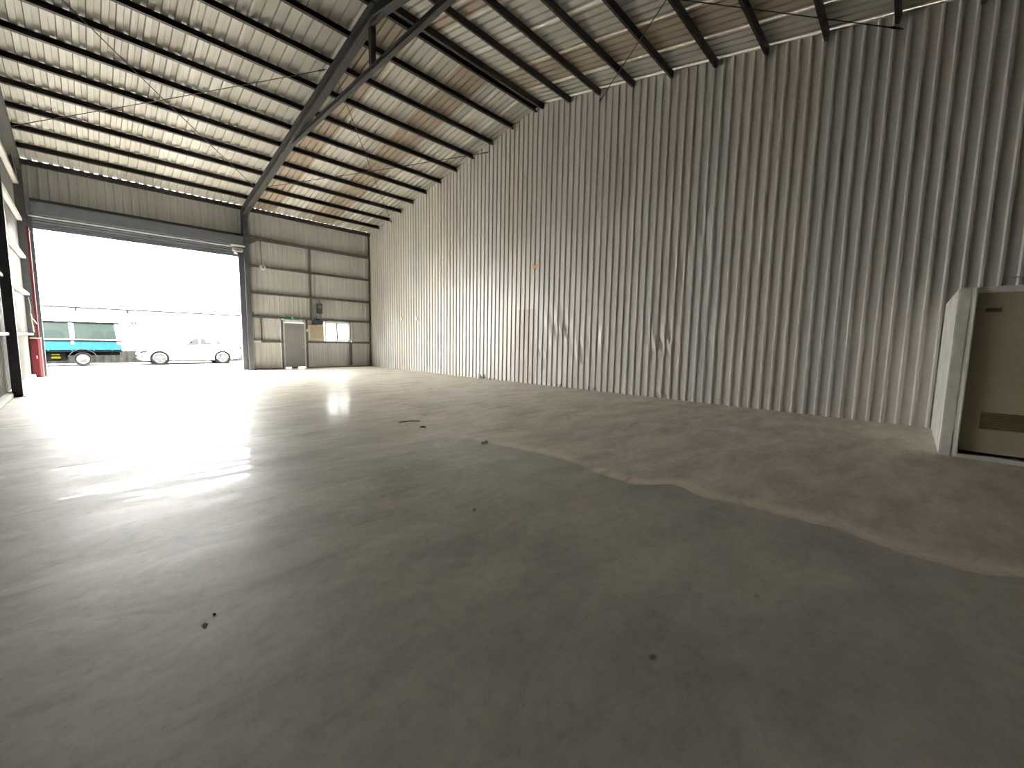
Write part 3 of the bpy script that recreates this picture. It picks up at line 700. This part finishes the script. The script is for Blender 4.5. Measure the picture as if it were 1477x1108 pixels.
# ------------------------------------------------------------------ yard: fence wall
fence = tag(empty('boundary_wall', (2, 30, 0)), 'long white ribbed boundary wall across the yard behind the vehicles', 'wall', kind='structure')
x = -16.0
wm = {}
def fence_mesh(kind):
    z0, z1 = (0.62, 2.76) if kind == 'hi' else (-0.02, 0.62)
    rows = [[(a, 0.0 - h, z) for a, h in profile(6, 0.30, 0.16, 0.08, 0.05)] for z in (z0, z1)]
    return strip_mesh('wall_sheet', 'fence_white' if kind == 'hi' else 'fence_grey', rows)
wm = {k: fence_mesh(k) for k in ('hi', 'lo')}
while x < 20:
    a = link('wall_sheet', wm['hi'], fence); a.location = (x, 30, 0)
    b_ = link('kick_sheet', wm['lo'], fence); b_.location = (x, 29.985, 0)
    x += 1.8
MB().box(-16, 20, 29.90, 30.06, 2.73, 2.81).build('coping', 'yard_dark', fence)
for x in (-0.25, 1.62): MB().box(x-0.04, x+0.04, 29.82, 29.92, 2.58, 2.78).build('wall_bracket', 'yard_dark', fence)
for dx in (0, 0.14):
    for dz, hh in ((0.12, 0.16), (-0.06, 0.06)): MB().box(1.74+dx, 1.80+dx, 29.9, 29.94, 1.88+dz, 1.88+dz+hh).build('sign_mark', 'yard_dark', fence)  # dark marks standing in for sign characters on the wall

# ------------------------------------------------------------------ vehicles
def wheel(parent, x, y, z, r, w, side, spokes, rimf=0.68):
    """side: -1 faces the hall"""
    wt = MB().lathe([(r*rimf, side*w*0.05), (r*0.90, side*w*0.5), (r*0.985, side*w*0.42), (r, side*w*0.2), (r, -side*w*0.4), (r*0.9, -side*w*0.5), (r*rimf, -side*w*0.5)], (x, y, z), 'y', 36).build('wheel', 'tyre', parent, smooth=True)
    yo = y+side*w*0.40
    mb = MB()
    if spokes:
        mb.lathe([(r*rimf*1.02, 0), (r*rimf*1.0, side*0.02), (r*rimf*0.90, side*0.015), (r*rimf*0.88, -side*0.04), (r*rimf*1.02, -side*0.04)], (x, yo, z), 'y', 36)
        mb.lathe([(0.001, side*0.022), (r*0.16, side*0.02), (r*0.18, 0), (r*0.18, -side*0.03)], (x, yo, z), 'y', 16)
        for k in range(5):
            a = math.pi/2+2*math.pi*k/5
            mb.bar((x+0.1*r*math.cos(a), yo, z+0.1*r*math.sin(a)), (x+r*rimf*0.93*math.cos(a), yo+side*0.004, z+r*rimf*0.93*math.sin(a)), r*0.25, 0.025, (0, 1, 0))
        MB().lathe([(0.001, -side*0.035), (r*rimf*0.9, -side*0.035)], (x, yo, z), 'y', 24).build('brake_disc', 'arch_black', wt)
    else:
        mb.lathe([(r*rimf*1.02, side*0.0), (r*rimf*0.97, side*0.015), (r*rimf*0.86, -side*0.02), (r*rimf*0.62, -side*0.03), (r*rimf*0.52, side*0.005), (r*rimf*0.36, side*0.01), (r*rimf*0.30, side*0.035), (0.001, side*0.04)], (x, yo, z), 'y', 36)
    mb.build('rim', 'rim_alloy', wt, smooth=True)
    return wt

def sedan(x0, yc):
    """nose towards -X; wheels at x0 and x0+2.62"""
    t = empty('sedan_car', (x0+1.3, yc, 0), 'white sedan car parked in the yard beside the blue truck', 'car')
    W2 = 0.86
    # lower body by stations: x, z bottom, z deck, half width
    st = [(-0.80, 0.34, 0.56, 0.55), (-0.74, 0.24, 0.66, 0.68), (-0.55, 0.20, 0.76, 0.80), (-0.2, 0.19, 0.84, 0.85), (0.4, 0.19, 0.91, W2), (0.62, 0.19, 0.95, W2), (1.3, 0.19, 0.97, W2+0.01), (2.2, 0.19, 0.99, W2+0.01),
          (2.75, 0.20, 1.02, W2), (3.1, 0.22, 1.04, 0.84), (3.4, 0.26, 1.03, 0.79), (3.5, 0.34, 0.95, 0.72), (3.54, 0.45, 0.75, 0.66)]
    rings = []
    for x, zb, zt, hw in st:
        sec = [(hw*0.90, zb), (hw*0.98, zb+0.12*(zt-zb)), (hw, zb+0.55*(zt-zb)), (hw*0.975, zb+0.82*(zt-zb)), (hw*0.90, zb+0.97*(zt-zb)), (hw*0.6, zt)]
        ring = [(x0+x, yc+a, z) for a, z in sec] + [(x0+x, yc-a, z) for a, z in reversed(sec)]
        rings.append(ring)
    MB().loft(rings).build('body', 'car_white', t, smooth=True)
    # greenhouse: pillars and roof
    gh = [(0.62, 0.93, 0.94, 0.80, 0.78), (1.15, 0.95, 1.28, 0.82, 0.62), (1.5, 0.96, 1.42, 0.82, 0.58), (2.0, 0.97, 1.45, 0.82, 0.58), (2.4, 0.98, 1.40, 0.82, 0.58), (2.85, 1.0, 1.20, 0.80, 0.62), (3.12, 1.02, 1.045, 0.78, 0.72)]
    rings = []
    for x, zb, zt, hb, ht in gh:
        sec = [(hb, zb), (hb-(hb-ht)*0.88, zb+(zt-zb)*0.90), (ht*0.85, zt-0.005), (ht*0.4, zt+0.01)]
        rings.append([(x0+x, yc+a, z) for a, z in sec]+[(x0+x, yc-a, z) for a, z in reversed(sec)])
    MB().loft(rings).build('cabin', 'car_white', t, smooth=True)
    def at(x, f, side):
        """point on the cabin side, f up from belt to roof edge, just outside"""
        for (xa, *A), (xb, *B) in zip(gh[:-1], gh[1:]):
            if xa <= x <= xb:
                k = (x-xa)/(xb-xa); zb, zt, hb, ht = [p+(q-p)*k for p, q in zip(A, B)]
                return (x0+x, yc+side*(hb-(hb-ht)*0.88*f+0.006), zb+(zt-zb)*0.90*f)
    for side in (-1, 1):
        for nm, pts in (('window', [(1.05, 0.10), (1.62, 0.10), (1.62, 0.92), (1.42, 0.92)]), ('window', [(1.70, 0.10), (2.30, 0.10), (2.25, 0.92), (1.70, 0.92)]), ('window', [(2.36, 0.12), (2.70, 0.15), (2.42, 0.88)])):
            q = [Vector(at(x, f, side)) for x, f in pts]; n = len(q)
            MB().add(q+[v+Vector((0, -side*0.012, 0)) for v in q], [tuple(range(n)), tuple(range(2*n-1, n-1, -1))]+[(i, (i+1) % n, n+(i+1) % n, n+i) for i in range(n)]).build(nm, 'car_glass', t)
        MB().box(x0+0.95, x0+1.10, min(yc+side*0.84, yc+side*1.0), max(yc+side*0.84, yc+side*1.0), 0.97, 1.09).build('mirror', 'car_white', t, bevel=0.03)
        for xx in (1.35, 2.05): MB().box(x0+xx+0.05, x0+xx+0.22, min(yc+side*0.865, yc+side*0.89), max(yc+side*0.865, yc+side*0.89), 0.79, 0.82).build('door_handle', 'car_white', t, bevel=0.006)
        for xx in (0.66, 1.66, 2.5): MB().box(x0+xx, x0+xx+0.012, min(yc+side*0.86, yc+side*0.876), max(yc+side*0.86, yc+side*0.876), 0.35, 0.80).build('door_seam', 'arch_black', t)
        for xw in (0.0, 2.62):
            MB().lathe([(0.375, side*(W2-0.25)), (0.375, side*(W2+0.012)), (0.30, side*(W2+0.012)), (0.30, side*(W2-0.25))], (x0+xw, yc, 0.315), 'y', 36).build('wheel_arch', 'arch_black', t, smooth=True)
            wheel(t, x0+xw, yc+side*(W2-0.09), 0.315, 0.315, 0.22, side, True, 0.76)
        MB().prism([(-0.62, 0.70), (-0.45, 0.75), (-0.50, 0.64), (-0.68, 0.62)], 'y', 0, 0.02)
        s = 1 if side > 0 else -1
        pts = [(-0.70, 0.50, 0.66), (-0.66, 0.70, 0.67), (-0.42, 0.83, 0.73), (-0.48, 0.83, 0.63), (-0.68, 0.73, 0.58), (-0.75, 0.55, 0.58)]
        q = [Vector((x0+a, yc+side*b_, c)) for a, b_, c in pts]
        MB().add(q+[v+Vector((-0.02, side*0.02, 0.0)) for v in q], [tuple(range(6)), tuple(range(11, 5, -1))]+[(i, (i+1) % 6, 6+(i+1) % 6, 6+i) for i in range(6)]).build('headlight', 'lamp_clear', t)
        MB().box(x0-0.70, x0-0.58, min(yc+side*0.62, yc+side*0.76), max(yc+side*0.62, yc+side*0.76), 0.36, 0.44).build('fog_lamp', 'lamp_clear', t, bevel=0.02)
        MB().box(x0+3.42, x0+3.53, min(yc+side*0.5, yc+side*0.76), max(yc+side*0.5, yc+side*0.76), 0.78, 0.92).build('tail_lamp', 'lamp_red', t, bevel=0.02)
    def quad(nm, pts, mat):
        q = [Vector((x0+a, yc+b_, c)) for a, b_, c in pts]; n = Vector((q[1]-q[0]).cross(q[2]-q[0])).normalized()*0.012
        MB().add([v+n for v in q]+[v-n for v in q], [(0, 1, 2, 3), (7, 6, 5, 4)]+[(i, (i+1) % 4, 4+(i+1) % 4, 4+i) for i in range(4)]).build(nm, mat, t)
    quad('windscreen', [(0.72, -0.72, 1.0), (0.72, 0.72, 1.0), (1.40, 0.52, 1.39), (1.40, -0.52, 1.39)], 'car_glass')
    quad('rear_window', [(3.02, -0.66, 1.10), (3.02, 0.66, 1.10), (2.48, 0.52, 1.38), (2.48, -0.52, 1.38)], 'car_glass')
    MB().box(x0-0.815, x0-0.78, yc-0.42, yc+0.42, 0.38, 0.46).build('grille', 'arch_black', t)
    MB().box(x0-0.3, x0+3.3, yc-0.78, yc+0.78, 0.15, 0.20).build('underbody', 'arch_black', t)
    return t
sedan(2.53, 27.80)

def truck(xw, yc):
    """rear wheel at xw, tail towards +X, cab towards -X"""
    t = empty('pickup_truck', (xw-0.6, yc, 0), 'small blue canopy truck with clear side curtains in the yard', 'truck')
    H = 0.80
    x_t, x_f = xw+1.30, xw-1.55          # tail and front end of the bed
    for s in (-1, 1): MB().box(x_f-1.5, x_t-0.05, yc+s*0.38-0.04, yc+s*0.38+0.04, 0.48, 0.62).build('chassis_rail', 'chassis_black', t)
    MB().box(x_f, x_t, yc-H, yc+H, 0.64, 0.74).build('bed_floor', 'chassis_black', t)
    for s in (-1, 1):
        sb = MB().box(x_f, x_t, min(yc+s*H, yc+s*(H-0.035)), max(yc+s*H, yc+s*(H-0.035)), 0.73, 1.13).build('side_board', 'truck_blue', t, bevel=0.01)
        for xx in (x_f+0.5, x_f+1.2, x_f+1.9, x_f+2.5): MB().box(xx, xx+0.05, min(yc+s*(H+0.015), yc+s*H), max(yc+s*(H+0.015), yc+s*H), 0.70, 0.80).build('latch', 'truck_blue', sb)
        MB().box(x_f, x_t, min(yc+s*(H+0.02), yc+s*(H-0.05)), max(yc+s*(H+0.02), yc+s*(H-0.05)), 1.12, 1.18).build('lower_rail', 'rail_dark', t)
        MB().box(x_f-0.02, x_t+0.04, min(yc+s*(H+0.03), yc+s*(H-0.03)), max(yc+s*(H+0.03), yc+s*(H-0.03)), 1.95, 2.02).build('upper_rail', 'rail_dark', t)
        for xp in (x_f+0.06, xw-0.25, x_t-0.06):
            MB().bar((xp-0.03, yc+s*(H-0.01), 1.0), (xp-0.07, yc+s*(H-0.01), 1.98), 0.10, 0.04, (0, 1, 0)).build('canopy_post', 'white_paint', t)
        for xa, xb in ((x_f+0.10, xw-0.34), (xw-0.22, x_t-0.12)):
            MB().box(xa, xb, min(yc+s*(H-0.005), yc+s*(H-0.012)), max(yc+s*(H-0.005), yc+s*(H-0.012)), 1.22, 1.95).build('side_curtain', 'clear_curtain', t)
            MB().box(xa, xb, min(yc+s*(H+0.004), yc+s*(H-0.006)), max(yc+s*(H+0.004), yc+s*(H-0.006)), 1.19, 1.22).build('curtain_hem', 'white_paint', t)
        # mudguard arc struts over the rear wheel
        arc = [(xw+0.47*math.cos(a), yc+s*(H-0.10), 0.30+0.47*math.sin(a)) for a in [math.radians(20+14*k) for k in range(11)]]
        mb = MB()
        for a_, b_ in zip(arc[:-1], arc[1:]): mb.bar(a_, b_, 0.28, 0.02, (arc[5][0]-a_[0], 0, 0.3-a_[2]))
        mb.build('mudguard', 'mudguard_grey', t)
        wheel(t, xw, yc+s*(H-0.12), 0.315, 0.315, 0.19, s, False, 0.70)
        wheel(t, x_f-0.65, yc+s*(H-0.12), 0.315, 0.315, 0.19, s, False, 0.70)
        MB().box(xw-0.98, xw-0.68, min(yc+s*0.66, yc+s*0.74), max(yc+s*0.66, yc+s*0.74), 0.34, 0.44).build('reflector', 'yellow_paint', t, bevel=0.02)
        MB().box(xw-0.96, xw-0.70, min(yc+s*0.66, yc+s*0.73), max(yc+s*0.66, yc+s*0.73), 0.50, 0.55).build('reflector', 'yellow_paint', t, bevel=0.01)
        MB().box(xw-1.25, xw-0.5, min(yc+s*0.45, yc+s*0.66), max(yc+s*0.45, yc+s*0.66), 0.24, 0.62).build('tank', 'chassis_black', t, bevel=0.03)
        MB().box(x_t-0.02, x_t+0.02, min(yc+s*0.55, yc+s*0.75), max(yc+s*0.55, yc+s*0.75), 0.58, 0.68).build('tail_lamp', 'lamp_red', t)
    tg = MB().box(x_t-0.03, x_t, yc-H, yc+H, 0.70, 1.13).build('tailgate', 'truck_blue', t, bevel=0.01)
    for s in (-1, 1): MB().tube([(x_t+0.02, yc+s*(H-0.02), 0.62), (x_t+0.05, yc+s*(H-0.02), 0.66), (x_t+0.02, yc+s*(H-0.02), 0.72)], 0.02, 6).build('hook', 'truck_blue', tg)
    MB().box(x_f, x_f+0.03, yc-H, yc+H, 0.70, 1.95).build('headboard', 'truck_blue', t)
    ring = lambda x: [(x, yc+a, z) for a, z in ((-0.83, 2.0), (-0.78, 2.06), (-0.4, 2.12), (0.4, 2.12), (0.78, 2.06), (0.83, 2.0))]
    MB().loft([ring(x_f-0.03), ring((x_f+x_t)/2), ring(x_t+0.05)]).build('canopy_roof', 'white_paint', t, smooth=True)
    # cab
    prof = [(x_f-0.08, 0.42), (x_f-0.08, 1.78), (x_f-0.20, 1.84), (x_f-0.85, 1.84), (x_f-1.00, 1.78), (x_f-1.42, 1.12), (x_f-1.52, 0.85), (x_f-1.52, 0.42)]
    cb = MB().prism([(a, b_) for a, b_ in prof], 'y', yc-0.76, yc+0.76).build('cab', 'truck_blue', t, bevel=0.03)
    for s in (-1, 1):
        MB().prism([(x_f-0.30, 1.12), (x_f-0.30, 1.72), (x_f-0.92, 1.72), (x_f-1.26, 1.12)], 'y', yc+s*0.758, yc+s*0.770).build('window', 'car_glass', cb)
        MB().box(x_f-0.42, x_f-0.28, min(yc+s*0.76, yc+s*0.785), max(yc+s*0.76, yc+s*0.785), 0.98, 1.02).build('door_handle', 'arch_black', cb)
        MB().lathe([(0.375, s*0.70), (0.375, s*0.775), (0.30, s*0.775), (0.30, s*0.70)], (x_f-0.65, yc, 0.315), 'y', 30).build('wheel_arch', 'arch_black', cb)
        MB().box(x_f-1.545, x_f-1.515, min(yc+s*0.45, yc+s*0.68), max(yc+s*0.45, yc+s*0.68), 0.68, 0.82).build('headlight', 'lamp_clear', cb, bevel=0.02)
        MB().box(x_f-1.22, x_f-1.12, min(yc+s*0.80, yc+s*0.95), max(yc+s*0.80, yc+s*0.95), 1.20, 1.42).build('mirror', 'arch_black', cb, bevel=0.02)
    q = [Vector((x_f-1.40, yc-0.68, 1.18)), Vector((x_f-1.40, yc+0.68, 1.18)), Vector((x_f-1.03, yc+0.64, 1.76)), Vector((x_f-1.03, yc-0.64, 1.76))]
    n = Vector((-0.85, 0, 0.53))*0.012
    MB().add([v+n for v in q]+[v-n for v in q], [(0, 1, 2, 3), (7, 6, 5, 4)]+[(i, (i+1) % 4, 4+(i+1) % 4, 4+i) for i in range(4)]).build('windscreen', 'car_glass', cb)
    MB().box(x_f-1.58, x_f-1.50, yc-0.74, yc+0.74, 0.40, 0.56).build('bumper', 'grey_plastic', cb, bevel=0.02)
    return t, x_f, x_t
tk, xf, xt = truck(-0.13, 27.88)
def bundle(x, y, rx, ry, h, label, seed):
    rnd = random.Random(seed); rings = []
    for f, z in ((0.9, 0.0), (1.0, 0.35), (0.92, 0.7), (0.62, 0.93), (0.2, 1.0)):
        rings.append([(x+rx*f*rnd.uniform(0.92, 1.05)*math.cos(a), y+ry*f*rnd.uniform(0.92, 1.05)*math.sin(a), 0.742+z*h) for a in [2*math.pi*j/14 for j in range(14)]])
    tag(MB().loft(rings).build('cargo_bundle', 'cargo_tarp', smooth=True), label, 'cargo', 'covered bundles in the truck bed')
bundle(-1.0, 27.75, 0.42, 0.5, 0.90, 'wide dark covered bundle in the truck bed behind the cab', 1)
bundle(0.40, 27.7, 0.24, 0.45, 0.90, 'dark covered bundle in the truck bed by the white canopy post', 2)
bundle(0.88, 27.7, 0.24, 0.45, 0.92, 'dark covered bundle in the truck bed against the tailgate', 3)
